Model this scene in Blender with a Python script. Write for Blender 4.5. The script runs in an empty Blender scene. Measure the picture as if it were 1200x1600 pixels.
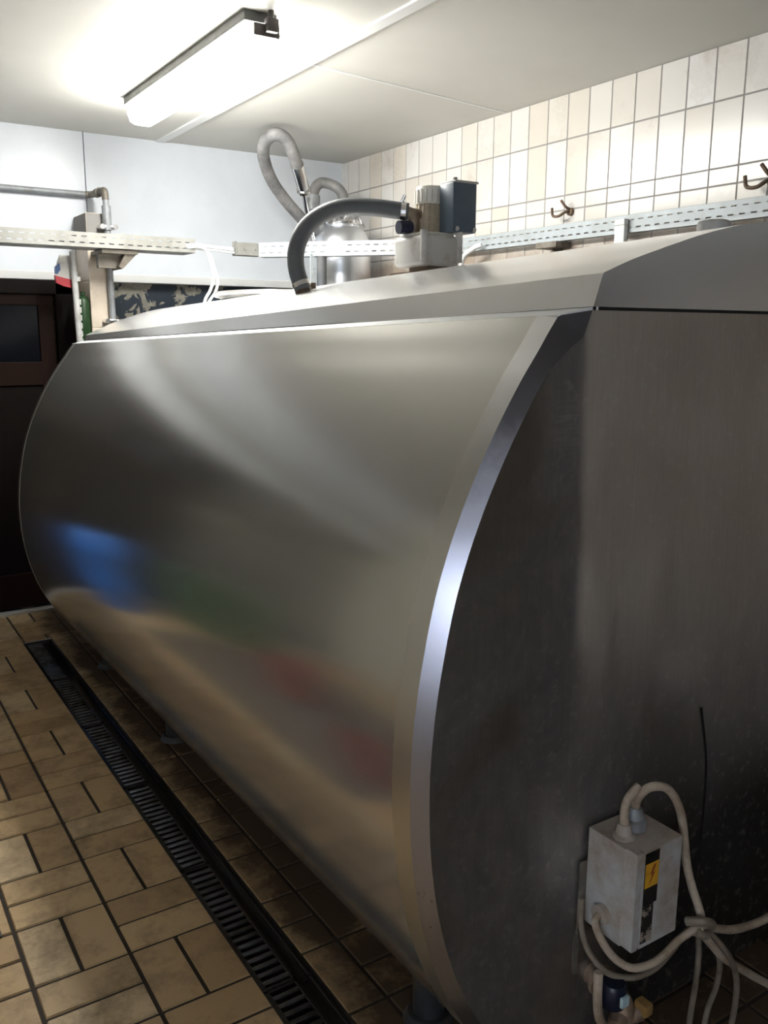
import bpy, bmesh, math, random
from mathutils import Vector, Matrix
random.seed(7)
S = bpy.context.scene
COL = S.collection
PI = math.pi

# ------------------------------------------------------------------ camera, world, light, exposure
cam_data = bpy.data.cameras.new('camera')
cam_data.sensor_width = 36.0
cam_data.lens = 36.0 * 1370.5 / 1600.0
cam_data.clip_start = 0.02
cam = bpy.data.objects.new('camera', cam_data)
COL.objects.link(cam)
r_ = Vector((0.84093943, -0.54110913, 0.00466643))
d_ = Vector((-0.10456612, -0.17095542, -0.97971433))
f_ = Vector((0.53093012, 0.82339247, -0.20034483))
cam.matrix_world = Matrix(((r_.x, -d_.x, -f_.x, 0), (r_.y, -d_.y, -f_.y, 0), (r_.z, -d_.z, -f_.z, 1.6), (0, 0, 0, 1)))
S.camera = cam

LAMP_STRENGTH = 82.0
WORLD_STRENGTH = 14.0  # sky light through the added window, raised to lift the floor
S.view_settings.view_transform = 'Standard'
S.view_settings.look = 'None'
S.view_settings.gamma = 1.0
S.view_settings.use_curve_mapping = False
S.view_settings.exposure = 0.0
wd = bpy.data.worlds.new('overcast_evening_sky')
S.world = wd
wd.use_nodes = True
bg = wd.node_tree.nodes['Background']
bg.inputs[0].default_value = (0.76, 0.85, 1.0, 1)
bg.inputs[1].default_value = WORLD_STRENGTH

# ------------------------------------------------------------------ material helpers
def mat(name, col=(.5, .5, .5), rough=.5, metal=0.0, spec=None):
    m = bpy.data.materials.new(name)
    m.use_nodes = True
    b = m.node_tree.nodes['Principled BSDF']
    b.inputs['Base Color'].default_value = (*col, 1)
    b.inputs['Roughness'].default_value = rough
    b.inputs['Metallic'].default_value = metal
    if spec is not None:
        b.inputs['Specular IOR Level'].default_value = spec
    return m

class NT:
    """small node helper"""
    def __init__(s, m):
        s.t = m.node_tree; s.b = s.t.nodes['Principled BSDF']
    def n(s, kind, **kw):
        x = s.t.nodes.new(kind)
        for k, v in kw.items():
            setattr(x, k, v)
        return x
    def l(s, a, b):
        s.t.links.new(a, b)
    def coords(s, scale=(1, 1, 1), loc=(0, 0, 0)):
        c = s.n('ShaderNodeTexCoord'); mp = s.n('ShaderNodeMapping')
        mp.inputs['Scale'].default_value = scale; mp.inputs['Location'].default_value = loc
        s.l(c.outputs['Object'], mp.inputs[0])
        return mp.outputs[0]
    def noise(s, vec, scale, detail=4, rough=.55, dist=0):
        x = s.n('ShaderNodeTexNoise')
        x.inputs['Scale'].default_value = scale; x.inputs['Detail'].default_value = detail
        x.inputs['Roughness'].default_value = rough; x.inputs['Distortion'].default_value = dist
        s.l(vec, x.inputs['Vector'])
        return x.outputs['Fac']
    def ramp(s, fac, stops):
        x = s.n('ShaderNodeValToRGB')
        e = x.color_ramp.elements
        while len(e) < len(stops):
            e.new(.5)
        for q, (p, c) in zip(e, stops):
            q.position = p
            q.color = (*c, 1) if isinstance(c, (tuple, list)) else (c, c, c, 1)
        s.l(fac, x.inputs[0])
        return x.outputs[0]
    def mix(s, fac, a, b, blend='MIX'):
        x = s.n('ShaderNodeMix', data_type='RGBA', blend_type=blend)
        for sock, v in ((x.inputs[0], fac), (x.inputs[6], a), (x.inputs[7], b)):
            if isinstance(v, (int, float)):
                sock.default_value = v
            elif isinstance(v, tuple):
                sock.default_value = (*v, 1)
            else:
                s.l(v, sock)
        return x.outputs[2]
    def math(s, op, a, b=None):
        x = s.n('ShaderNodeMath', operation=op)
        for sock, v in ((x.inputs[0], a), (x.inputs[1], b)):
            if v is None:
                continue
            if isinstance(v, (int, float)):
                sock.default_value = v
            else:
                s.l(v, sock)
        return x.outputs[0]
    def sep(s, vec):
        x = s.n('ShaderNodeSeparateXYZ'); s.l(vec, x.inputs[0]); return x.outputs
    def bump(s, h, strength=.2, dist=.01):
        x = s.n('ShaderNodeBump'); x.inputs['Strength'].default_value = strength
        x.inputs['Distance'].default_value = dist
        s.l(h, x.inputs['Height']); s.l(x.outputs[0], s.b.inputs['Normal'])

def dirty(name, col, dirt, rough, scale=8, lo=.45, hi=.7, metal=0, amount=1.0):
    m = mat(name, col, rough, metal)
    t = NT(m); v = t.coords()
    f = t.ramp(t.noise(v, scale, 6, .65), [(lo, 0.0), (hi, amount)])
    t.l(t.mix(f, col, dirt), t.b.inputs['Base Color'])
    return m

M = {}
# brushed stainless shell
def steel(name, col, r0, r1, streak=(2, 90, 2), dirt=None, dirt_lo=.5, dirt_hi=.75):
    m = mat(name, col, r0, 1.0)
    t = NT(m)
    fine = t.noise(t.coords(streak), 6, 3, .6)
    big = t.noise(t.coords((1, 1, 1)), 2.6, 4, .6)
    rr = t.math('ADD', t.math('MULTIPLY', fine, (r1 - r0) * .25), t.math('MULTIPLY', big, (r1 - r0) * .7))
    t.l(t.math('ADD', rr, r0 - .1 * (r1 - r0)), t.b.inputs['Roughness'])
    c = t.mix(t.ramp(big, [(.3, .0), (.75, 1.0)]), tuple(x * 1.0 for x in col), tuple(x * .94 for x in col))
    if dirt:
        f = t.ramp(t.noise(t.coords((1.3, 1.3, .6), (3, 1, 2)), 5, 7, .7, .4), [(dirt_lo, 0.0), (dirt_hi, 1.0)])
        c = t.mix(f, c, dirt)
    t.l(c, t.b.inputs['Base Color'])
    return m
M['shell'] = steel('brushed_stainless_shell', (.64, .63, .60), .15, .24, (60, 1, 60))
M['shell'].node_tree.nodes['Principled BSDF'].inputs['Metallic'].default_value = .86   # dull haze of dried milk and dust
M['band'] = steel('matt_stainless_band', (.66, .66, .66), .28, .36, (20, 20, 20))
M['hood'] = steel('brushed_stainless_hood', (.93, .93, .92), .20, .28, (2, 60, 2))
M['hood'].node_tree.nodes['Principled BSDF'].inputs['Metallic'].default_value = .78   # dusty film over the steel
M['rim'] = steel('polished_stainless_rim', (.44, .44, .50), .24, .38, (20, 20, 20))
M['flange'] = mat('bright_satin_flange', (.82, .83, .84), .4, .3)
def rim_film():
    t = NT(M['rim'])
    c = t.b.inputs['Base Color'].links[0].from_socket
    q = t.n('ShaderNodeMapRange'); q.interpolation_type = 'SMOOTHSTEP'
    h = t.math('ADD', t.sep(t.coords())[2], t.math('MULTIPLY', t.noise(t.coords(), 9, 5, .65), .22))
    t.l(h, q.inputs[0]); q.inputs[1].default_value = 1.42; q.inputs[2].default_value = 1.58
    t.l(t.mix(t.math('MULTIPLY', q.outputs[0], .85), c, (.12, .12, .135)), t.b.inputs['Base Color'])
rim_film()      # dark film on the upper part of the rim
def face_material():
    m = mat('grimy_stainless_end', (.4, .39, .37), .34, 1.0)
    t = NT(m)
    o = t.coords()
    x, y, z = t.sep(o)[:3]
    def ramp01(v, a, b):
        q = t.n('ShaderNodeMapRange'); q.interpolation_type = 'SMOOTHSTEP'; t.l(v, q.inputs[0])
        q.inputs[1].default_value = a; q.inputs[2].default_value = b
        return q.outputs[0]
    n1 = t.noise(t.coords((1.2, 1, .8), (2, 0, 5)), 3.4, 6, .6, .5)
    n2 = t.noise(t.coords((1, 1, 1), (7, 0, 1)), 38, 6, .7)
    n3 = t.noise(t.coords((40, 1, 3)), 3, 4, .6)
    n4 = t.noise(t.coords((5, 1, 60)), 3, 4, .7)
    # dull dried film on the middle of the end, rubbed off along its left edge
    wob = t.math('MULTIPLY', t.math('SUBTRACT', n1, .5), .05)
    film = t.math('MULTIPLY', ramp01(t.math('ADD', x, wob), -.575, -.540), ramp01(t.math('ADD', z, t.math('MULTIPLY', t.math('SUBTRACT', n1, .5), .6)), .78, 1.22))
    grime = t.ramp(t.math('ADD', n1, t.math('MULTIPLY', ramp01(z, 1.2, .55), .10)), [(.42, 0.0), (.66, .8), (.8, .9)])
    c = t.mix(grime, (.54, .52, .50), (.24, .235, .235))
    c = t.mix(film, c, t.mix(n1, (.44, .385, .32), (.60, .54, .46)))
    painted_reflection = t.math('MULTIPLY', ramp01(t.math('ADD', x, t.math('MULTIPLY', n1, .25)), -.42, -.22), ramp01(t.math('ADD', z, t.math('MULTIPLY', n1, .4)), 1.02, .72))
    c = t.mix(t.math('MULTIPLY', painted_reflection, .9), c, (.05, .056, .064))  # dark floor's reflection painted into the colour right of the control box
    c = t.mix(t.ramp(n2, [(.54, 0.0), (.64, .38)]), c, (.60, .57, .54))
    c = t.mix(t.ramp(n3, [(.4, 0.0), (.85, .18)]), c, (.16, .155, .15))
    sm = t.math('MULTIPLY', t.math('MULTIPLY', ramp01(x, -.70, -.66), ramp01(x, -.56, -.58)), t.math('MULTIPLY', ramp01(z, 1.38, 1.42), ramp01(z, 1.52, 1.47)))
    c = t.mix(t.math('MULTIPLY', sm, t.ramp(n4, [(.4, 0.0), (.65, .45)])), c, (.55, .52, .5))
    t.l(c, t.b.inputs['Base Color'])
    t.l(t.math('ADD', t.math('ADD', .26, t.math('MULTIPLY', film, .16)), t.math('MULTIPLY', n1, .10)), t.b.inputs['Roughness'])
    t.l(t.math('SUBTRACT', t.math('SUBTRACT', 1.0, t.math('MULTIPLY', film, .35)), t.math('MULTIPLY', grime, .34)), t.b.inputs['Metallic'])
    return m
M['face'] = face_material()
M['dark'] = mat('dark_gap', (.01, .01, .01), .8)
M['foot'] = dirty('dark_painted_steel', (.03, .035, .04), (.12, .09, .06), .5, 10)
# ceiling, walls
def ceiling_material():
    m = mat('ceiling_panel', (.60, .59, .56), .5)
    t = NT(m)
    f = t.noise(t.coords(), 1.2, 4, .6)
    t.l(t.mix(t.ramp(f, [(.3, 0.), (.8, 1.)]), (.62, .61, .57), (.55, .54, .50)), t.b.inputs['Base Color'])
    return m
M['ceiling'] = ceiling_material()
M['trim_white'] = mat('white_pvc_trim', (.75, .76, .76), .4)
M['panel_white'] = dirty('white_wall_panel', (.68, .72, .78), (.60, .64, .69), .35, 2.2, .4, .8)
def tile_material(name, cols, dirt, rough, attr='tint', dscale=3.0, lo=.5, hi=.8, amt=.8, zfade=None):
    m = mat(name, cols[0], rough)
    t = NT(m)
    a = t.n('ShaderNodeAttribute', attribute_name=attr)
    n = len(cols)
    c = t.ramp(a.outputs['Fac'], [(i / max(1, n - 1), k) for i, k in enumerate(cols)])
    o = t.coords()
    f = t.noise(o, dscale, 7, .68, .2)
    f2 = t.noise(t.coords((1, 1, 1), (5, 3, 1)), dscale * 9, 5, .7)
    h = t.math('ADD', t.math('MULTIPLY', f, .75), t.math('MULTIPLY', f2, .25))
    h = t.math('ADD', h, t.math('MULTIPLY', t.math('SUBTRACT', a.outputs['Fac'], .5), .06))
    if zfade:
        mr = t.n('ShaderNodeMapRange')
        t.l(t.sep(o)[zfade[0]], mr.inputs[0])
        mr.inputs[1].default_value, mr.inputs[2].default_value = zfade[1], zfade[2]
        h = t.math('ADD', h, t.math('MULTIPLY', mr.outputs[0], zfade[3]))
    g = t.ramp(h, [(lo, 0.0), (hi, amt)])
    t.l(t.mix(g, c, dirt), t.b.inputs['Base Color'])
    t.l(t.ramp(h, [(lo, rough), (hi, min(1, rough + .3))]), t.b.inputs['Roughness'])
    return m
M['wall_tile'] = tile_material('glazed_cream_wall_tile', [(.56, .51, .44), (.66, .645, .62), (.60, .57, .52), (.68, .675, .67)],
                               (.24, .17, .11), .22, dscale=2.2, lo=.52, hi=.78, amt=.75, zfade=(2, 2.09, 1.98, .30))  # brown band below the tray: dirt, with the tray's shade put into the colour
M['wall_grout'] = mat('grey_grout', (.27, .26, .25), .9)
M['left_tile'] = tile_material('khaki_wall_tile', [(.58, .55, .47), (.68, .65, .56)], (.30, .25, .17), .3)
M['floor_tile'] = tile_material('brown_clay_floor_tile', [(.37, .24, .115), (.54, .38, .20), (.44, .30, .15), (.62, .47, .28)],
                                (.06, .036, .02), .44, dscale=6.5, lo=.46, hi=.80, amt=.97, zfade=(0, .88, 1.0, .34))  # grime right of the drain, with the shade under the tank painted in
M['floor_grout'] = mat('dark_floor_grout', (.035, .027, .02), .9)
M['pillar_tile'] = tile_material('beige_pillar_tile', [(.62, .53, .43), (.68, .59, .49)], (.35, .28, .21), .35)
def peel_material():
    m = mat('peeling_navy_paint', (.03, .05, .07), .55)
    t = NT(m)
    f = t.noise(t.coords((1, 1, 1)), 9, 7, .62, .5)
    xr = t.n('ShaderNodeMapRange'); t.l(t.sep(t.coords())[0], xr.inputs[0])
    xr.inputs[1].default_value, xr.inputs[2].default_value = 2.3, 1.7
    h = t.math('ADD', f, t.math('MULTIPLY', xr.outputs[0], .13))
    k = t.ramp(h, [(.615, 0.0), (.63, 1.0)])
    k2 = t.ramp(t.noise(t.coords(), 30, 5, .7), [(.35, (.22, .22, .19)), (.7, (.42, .39, .32))])
    t.l(t.mix(k, (.022, .036, .055), k2), t.b.inputs['Base Color'])
    return m
M['peel'] = peel_material()
def wood_material(name, a, b):
    m = mat(name, a, .55, 0, .10)
    t = NT(m)
    f = t.noise(t.coords((14, 14, .9)), 5, 5, .6, .6)
    t.l(t.mix(f, a, b), t.b.inputs['Base Color'])
    return m
M['door_wood'] = wood_material('dark_brown_door_wood', (.009, .004, .003), (.020, .009, .006))
M['door_dark'] = wood_material('black_brown_wood', (.004, .003, .003), (.009, .006, .005))
M['dark_glass'] = mat('dark_door_glass', (.003, .004, .007), .2, 0, .25)
M['alu'] = mat('aluminium_threshold', (.72, .72, .72), .35, 1.0)
M['galv'] = dirty('galvanised_tray', (.40, .445, .475), (.33, .35, .355), .5, 7, .4, .8, .1)
M['galv_dirty'] = dirty('dusty_tray', (.30, .30, .285), (.20, .195, .175), .55, 9, .35, .75, .1)
M['bracket'] = dirty('dull_steel_bracket', (.24, .22, .19), (.10, .08, .06), .6, 12, .35, .7, .3)
M['conduit'] = dirty('grey_conduit', (.30, .32, .34), (.17, .16, .15), .5, 14, .45, .75, .2)
M['pipe_light'] = dirty('light_grey_pipe', (.55, .56, .56), (.36, .35, .33), .4, 10)
M['clamp'] = mat('bright_zinc_clamp', (.75, .75, .76), .25, 1.0)
M['white_cable'] = mat('white_cable', (.72, .74, .76), .5)
M['rubber'] = dirty('dark_grey_rubber_hose', (.085, .094, .105), (.16, .16, .16), .45, 5, .45, .8)
M['grey_hose'] = dirty('grey_rubber_hose', (.12, .12, .125), (.26, .255, .25), .55, 9, .4, .7)
M['grey_hose_dark'] = dirty('mid_grey_rubber_hose', (.17, .17, .17), (.28, .27, .26), .5, 9, .4, .7)
M['pump_grey'] = dirty('grey_cast_housing', (.50, .49, .47), (.30, .25, .19), .45, 12, .5, .75)
M['pump_beige'] = dirty('yellowed_motor_body', (.52, .45, .34), (.26, .2, .13), .5, 10, .4, .7)
M['pump_white'] = dirty('white_plastic_cap', (.72, .70, .65), (.45, .40, .32), .45, 16, .5, .75)
M['pump_blue'] = dirty('blue_grey_terminal_box', (.075, .11, .15), (.12, .14, .16), .4, 9, .4, .8)
M['elbow_brown'] = dirty('stained_brass_elbow', (.34, .27, .19), (.14, .10, .07), .5, 20, .35, .7)
M['navy'] = mat('navy_plastic', (.015, .018, .05), .4)
M['rust'] = dirty('rusty_brown_metal', (.16, .10, .06), (.06, .045, .035), .7, 16, .35, .7)
M['vessel'] = steel('polished_vessel_steel', (.78, .81, .86), .26, .36, (10, 10, 40))
M['chrome'] = mat('bright_steel', (.75, .75, .76), .18, 1.0)
M['box_grey'] = dirty('dusty_aluminium_box', (.56, .56, .55), (.36, .27, .19), .5, 10, .45, .72, .15)
M['box_top'] = dirty('dusty_box_top', (.42, .37, .32), (.30, .23, .17), .7, 14, .4, .7)
M['beige_cable'] = dirty('grimy_beige_cable', (.50, .42, .33), (.24, .17, .11), .5, 14, .45, .7)
M['beige_cable_dark'] = dirty('grimy_grey_beige_cable', (.26, .22, .17), (.12, .09, .065), .55, 14, .4, .7)
M['black'] = mat('black_sticker', (.012, .012, .012), .4)
M['yellow'] = dirty('yellow_warning_sticker', (.72, .38, .03), (.45, .2, .03), .45, 30, .5, .75)
M['red_mark'] = mat('dark_red_print', (.28, .06, .02), .5)
M['worn'] = dirty('worn_black_sticker', (.012, .012, .012), (.42, .34, .27), .5, 45, .48, .56)
M['brass_yellow'] = dirty('yellowed_brass', (.42, .24, .06), (.2, .13, .06), .5, 20, .4, .7)
M['brass'] = dirty('tarnished_brass', (.40, .29, .21), (.17, .12, .09), .5, 20, .4, .7, .5)
M['blue_cap'] = mat('dark_blue_plastic', (.008, .013, .03), .35)
M['light_blue'] = mat('pale_blue_plastic', (.45, .6, .65), .4)
M['grate'] = dirty('wet_black_grate', (.012, .012, .013), (.03, .026, .022), .22, 16, .45, .8)
M['bars'] = dirty('wet_grate_bars', (.16, .17, .19), (.04, .036, .03), .22, 9, .42, .62, .8)
M['mud'] = dirty('wet_drain_channel', (.015, .012, .010), (.04, .03, .02), .35, 12)
M['blue_plastic'] = mat('blue_drum_plastic', (.02, .16, .60), .35)
M['green_plastic'] = mat('green_crate_plastic', (.07, .15, .065), .45)
M['added_mat'] = dirty('added_mat_rubber', (.075, .066, .055), (.12, .10, .08), .7, 6)
M['red_plastic'] = mat('red_bucket_plastic', (.32, .045, .04), .4)
M['packet_white'] = mat('white_packet_plastic', (.62, .61, .58), .4)
M['packet_red'] = mat('red_packet_print', (.42, .02, .035), .4)
M['packet_blue'] = mat('blue_packet_print', (.06, .12, .30), .4)
M['green_label'] = mat('green_bottle_plastic', (.012, .045, .012), .4)
M['lamp_body'] = dirty('grey_lamp_housing', (.13, .135, .13), (.08, .08, .075), .6, 8)
M['lamp_end'] = mat('dark_lamp_clip', (.07, .06, .055), .5)
def emit(name, col, s):
    m = mat(name, (.9, .9, .9), .4)
    b = m.node_tree.nodes['Principled BSDF']
    b.inputs['Emission Color'].default_value = (*col, 1)
    b.inputs['Emission Strength'].default_value = s
    return m
M['lamp'] = emit('lit_lamp_diffuser', (1.0, .985, .93), LAMP_STRENGTH)
def glass_material():
    m = bpy.data.materials.new('window_glass'); m.use_nodes = True
    nt = m.node_tree; nt.nodes.clear()
    o = nt.nodes.new('ShaderNodeOutputMaterial'); mx = nt.nodes.new('ShaderNodeMixShader')
    a = nt.nodes.new('ShaderNodeBsdfTransparent'); b = nt.nodes.new('ShaderNodeBsdfGlossy')
    b.inputs['Roughness'].default_value = .03; mx.inputs[0].default_value = .08
    nt.links.new(a.outputs[0], mx.inputs[1]); nt.links.new(b.outputs[0], mx.inputs[2]); nt.links.new(mx.outputs[0], o.inputs[0])
    return m
M['glass'] = glass_material()

# ------------------------------------------------------------------ mesh helpers
def new():
    return bmesh.new()

def box(bm, lo, hi, bev=0.0, rot=None, seg=2):
    lo = Vector(lo); hi = Vector(hi)
    c = (lo + hi) / 2; s = hi - lo
    mtx = Matrix.Translation(c)
    if rot is not None:
        mtx = mtx @ rot
    r = bmesh.ops.create_cube(bm, size=1.0, matrix=mtx @ Matrix.Diagonal((*s, 1)))
    if bev:
        es = list({e for v in r['verts'] for e in v.link_edges})
        bmesh.ops.bevel(bm, geom=es, offset=bev, segments=seg, affect='EDGES', profile=.5)

def cyl(bm, p0, p1, r, seg=24, r2=None, cap=True):
    p0 = Vector(p0); p1 = Vector(p1); d = p1 - p0
    q = d.to_track_quat('Z', 'Y').to_matrix().to_4x4()
    bmesh.ops.create_cone(bm, cap_ends=cap, segments=seg, radius1=r, radius2=r if r2 is None else r2, depth=d.length,
                          matrix=Matrix.Translation((p0 + p1) / 2) @ q)

def smooth_path(pts, n=10):
    pts = [Vector(p) for p in pts]
    if len(pts) < 3:
        return pts
    ext = [pts[0] * 2 - pts[1]] + pts + [pts[-1] * 2 - pts[-2]]
    out = []
    for i in range(1, len(ext) - 2):
        a, b, c, d = ext[i - 1:i + 3]
        for k in range(n):
            t = k / n
            out.append(.5 * (2 * b + (c - a) * t + (2 * a - 5 * b + 4 * c - d) * t * t + (3 * b - a - 3 * c + d) * t ** 3))
    out.append(pts[-1])
    return out

def tube(bm, pts, r, seg=14, smooth=True, n=10):
    P = smooth_path(pts, n) if smooth else [Vector(p) for p in pts]
    prev = None; rings = []
    T0 = (P[1] - P[0]).normalized()
    nrm = T0.orthogonal().normalized()
    for i, p in enumerate(P):
        T = (P[min(i + 1, len(P) - 1)] - P[max(i - 1, 0)]).normalized()
        nrm = (nrm - T * nrm.dot(T)).normalized()
        bn = T.cross(nrm)
        rr = r(i / (len(P) - 1)) if callable(r) else r
        rings.append([bm.verts.new(p + (nrm * math.cos(2 * PI * k / seg) + bn * math.sin(2 * PI * k / seg)) * rr) for k in range(seg)])
    for a, b in zip(rings[:-1], rings[1:]):
        for k in range(seg):
            bm.faces.new((a[k], a[(k + 1) % seg], b[(k + 1) % seg], b[k]))
    bm.faces.new(rings[0][::-1]); bm.faces.new(rings[-1])

def lathe(bm, prof, c=(0, 0, 0), seg=40):
    c = Vector(c); rings = []
    for r, z in prof:
        rings.append([bm.verts.new(c + Vector((r * math.cos(2 * PI * k / seg), r * math.sin(2 * PI * k / seg), z))) for k in range(seg)])
    for a, b in zip(rings[:-1], rings[1:]):
        for k in range(seg):
            bm.faces.new((a[k], a[(k + 1) % seg], b[(k + 1) % seg], b[k]))
    bm.faces.new(rings[0][::-1]); bm.faces.new(rings[-1])

def prism(bm, poly, y0, y1):
    """polygon in XZ extruded along Y"""
    a = [bm.verts.new((x, y0, z)) for x, z in poly]; b = [bm.verts.new((x, y1, z)) for x, z in poly]
    n = len(poly)
    bm.faces.new(a); bm.faces.new(b[::-1])
    for k in range(n):
        bm.faces.new((a[k], b[k], b[(k + 1) % n], a[(k + 1) % n]))

def obj(name, bm, m, parent=None, smooth=True, angle=35):
    bmesh.ops.recalc_face_normals(bm, faces=bm.faces[:])
    me = bpy.data.meshes.new(name); bm.to_mesh(me); bm.free()
    o = bpy.data.objects.new(name, me); COL.objects.link(o)
    for k in (m if isinstance(m, (list, tuple)) else [m]):
        me.materials.append(k)
    if smooth:
        for p in me.polygons:
            p.use_smooth = True
        me.set_sharp_from_angle(angle=math.radians(angle))
    if parent is not None:
        o.parent = parent
    return o

def tag(o, label, cat, group=None):
    o['label'] = label; o['category'] = cat
    if group:
        o['group'] = group
    return o

def thing(name, label, cat, loc=(0, 0, 0), group=None):
    o = bpy.data.objects.new(name, None); COL.objects.link(o)
    o.empty_display_size = .1
    o.location = loc
    return tag(o, label, cat, group)

def struct(name, bm, m, smooth=False):
    o = obj(name, bm, m, None, smooth); o['kind'] = 'structure'
    return o

def shift(o, loc):
    """mesh was written in world coordinates; move it under a parent empty that stands at loc"""
    o.data.transform(Matrix.Translation(-Vector(loc)))
    return o

class Group:
    """parts given in world coordinates, hung on an empty at the thing's base"""
    def __init__(s, name, label, cat, loc, group=None):
        s.loc = Vector(loc); s.e = thing(name, label, cat, loc, group)
    def part(s, name, bm, m, parent=None, **kw):
        o = obj(name, bm, m, parent or s.e, **kw)
        o.data.transform(Matrix.Translation(-s.loc))
        return o

def tint(o, vals):
    a = o.data.attributes.new('tint', 'FLOAT', 'FACE')
    a.data.foreach_set('value', vals)

# ------------------------------------------------------------------ room shell
XL, XR, YN, YB, ZC = -1.8, 3.05, -1.8, 5.25, 2.68

# floor: grout bed with individual clay tiles in basket weave, one mesh; gap for the drain
DR0, DR1, DY0, DY1 = .778, .920, -.6, 4.70
bm = new(); vals = []; mi = []
def quad_box(bm, x0, x1, y0, y1, z0, z1, b=.004):
    lo = [bm.verts.new(p) for p in ((x0, y0, z0), (x1, y0, z0), (x1, y1, z0), (x0, y1, z0))]
    hi = [bm.verts.new(p) for p in ((x0 + b, y0 + b, z1), (x1 - b, y0 + b, z1), (x1 - b, y1 - b, z1), (x0 + b, y1 - b, z1))]
    bm.faces.new(hi)
    for k in range(4):
        bm.faces.new((lo[k], lo[(k + 1) % 4], hi[(k + 1) % 4], hi[k]))
    return 5
def floor_tile(x0, x1, y0, y1):
    # cut round the drain slot
    segs = [(x0, x1)]
    if y1 > DY0 and y0 < DY1:
        segs = []
        if x0 < DR0: segs.append((x0, min(x1, DR0)))
        if x1 > DR1: segs.append((max(x0, DR1), x1))
        if y0 < DY1 < y1 and x0 < DR1 and x1 > DR0 and y1 - DY1 > .02:
            quad_box(bm, max(x0, DR0), min(x1, DR1), DY1 + .003, y1, -.008, 0); vals.extend([random.random()] * 5); mi.extend([0] * 5)
    t = random.random()
    for a, b in segs:
        if b - a > .012:
            vals.extend([t] * quad_box(bm, a, b, y0, y1, -.008, 0)); mi.extend([0] * 5)
CW, CH, g = .2425, .2465, .0035
for i in range(-10, 11):
    for j in range(-17, 12):
        x0 = .543 + i * CW; y0 = 2.31 + j * CH
        if x0 > XR or x0 + CW < XL or y0 > YB - .02 or y0 + CH < YN:
            continue
        y1 = min(y0 + CH, YB - .03)
        if y1 - y0 < .04:
            continue
        if (i + j) % 2 == 0:   # two tiles running along Y
            floor_tile(x0 + g, x0 + CW / 2 - g, y0 + g, y1 - g); floor_tile(x0 + CW / 2 + g, x0 + CW - g, y0 + g, y1 - g)
        else:
            ym = min(y0 + CH / 2, y1)
            floor_tile(x0 + g, x0 + CW - g, y0 + g, ym - g)
            if y1 - ym > .03:
                floor_tile(x0 + g, x0 + CW - g, ym + g, y1 - g)
def flat(bm, x0, x1, y0, y1, z):
    bm.faces.new([bm.verts.new(p) for p in ((x0, y0, z), (x1, y0, z), (x1, y1, z), (x0, y1, z))]); vals.append(.5); mi.append(1)
flat(bm, XL - .1, DR0, YN - .1, YB + .1, -.005); flat(bm, DR1, XR + .1, YN - .1, YB + .1, -.005)
flat(bm, DR0, DR1, DY1, YB + .1, -.005); flat(bm, DR0, DR1, YN - .1, DY0, -.005)
me = bpy.data.meshes.new('floor'); bm.to_mesh(me); bm.free()
floor = bpy.data.objects.new('floor', me); COL.objects.link(floor); floor['kind'] = 'structure'
me.materials.append(M['floor_tile']); me.materials.append(M['floor_grout'])
me.polygons.foreach_set('material_index', mi); tint(floor, vals)

bm = new(); box(bm, (XL - .1, YN - .1, ZC), (XR + .1, YB + .1, ZC + .08)); struct('ceiling', bm, M['ceiling'])
bm = new(); box(bm, (1.800, YN, ZC - .008), (1.856, YB, ZC + .002), .003); struct('trim_1', bm, M['trim_white'])   # strip over the panel joint
bm = new()
a = Vector((1.852, 3.446)); b = Vector((3.05, 3.616)); d = (b - a).normalized(); nn = Vector((-d.y, d.x)) * .006
vs = [(p.x, p.y, z) for z in (ZC - .003, ZC + .002) for p in (a - nn, b - nn, b + nn, a + nn)]
V = [bm.verts.new(p) for p in vs]
for f in ((0, 1, 2, 3), (7, 6, 5, 4), (0, 4, 5, 1), (1, 5, 6, 2), (2, 6, 7, 3), (3, 7, 4, 0)):
    bm.faces.new([V[k] for k in f])
struct('trim_2', bm, M['trim_white'])

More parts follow.
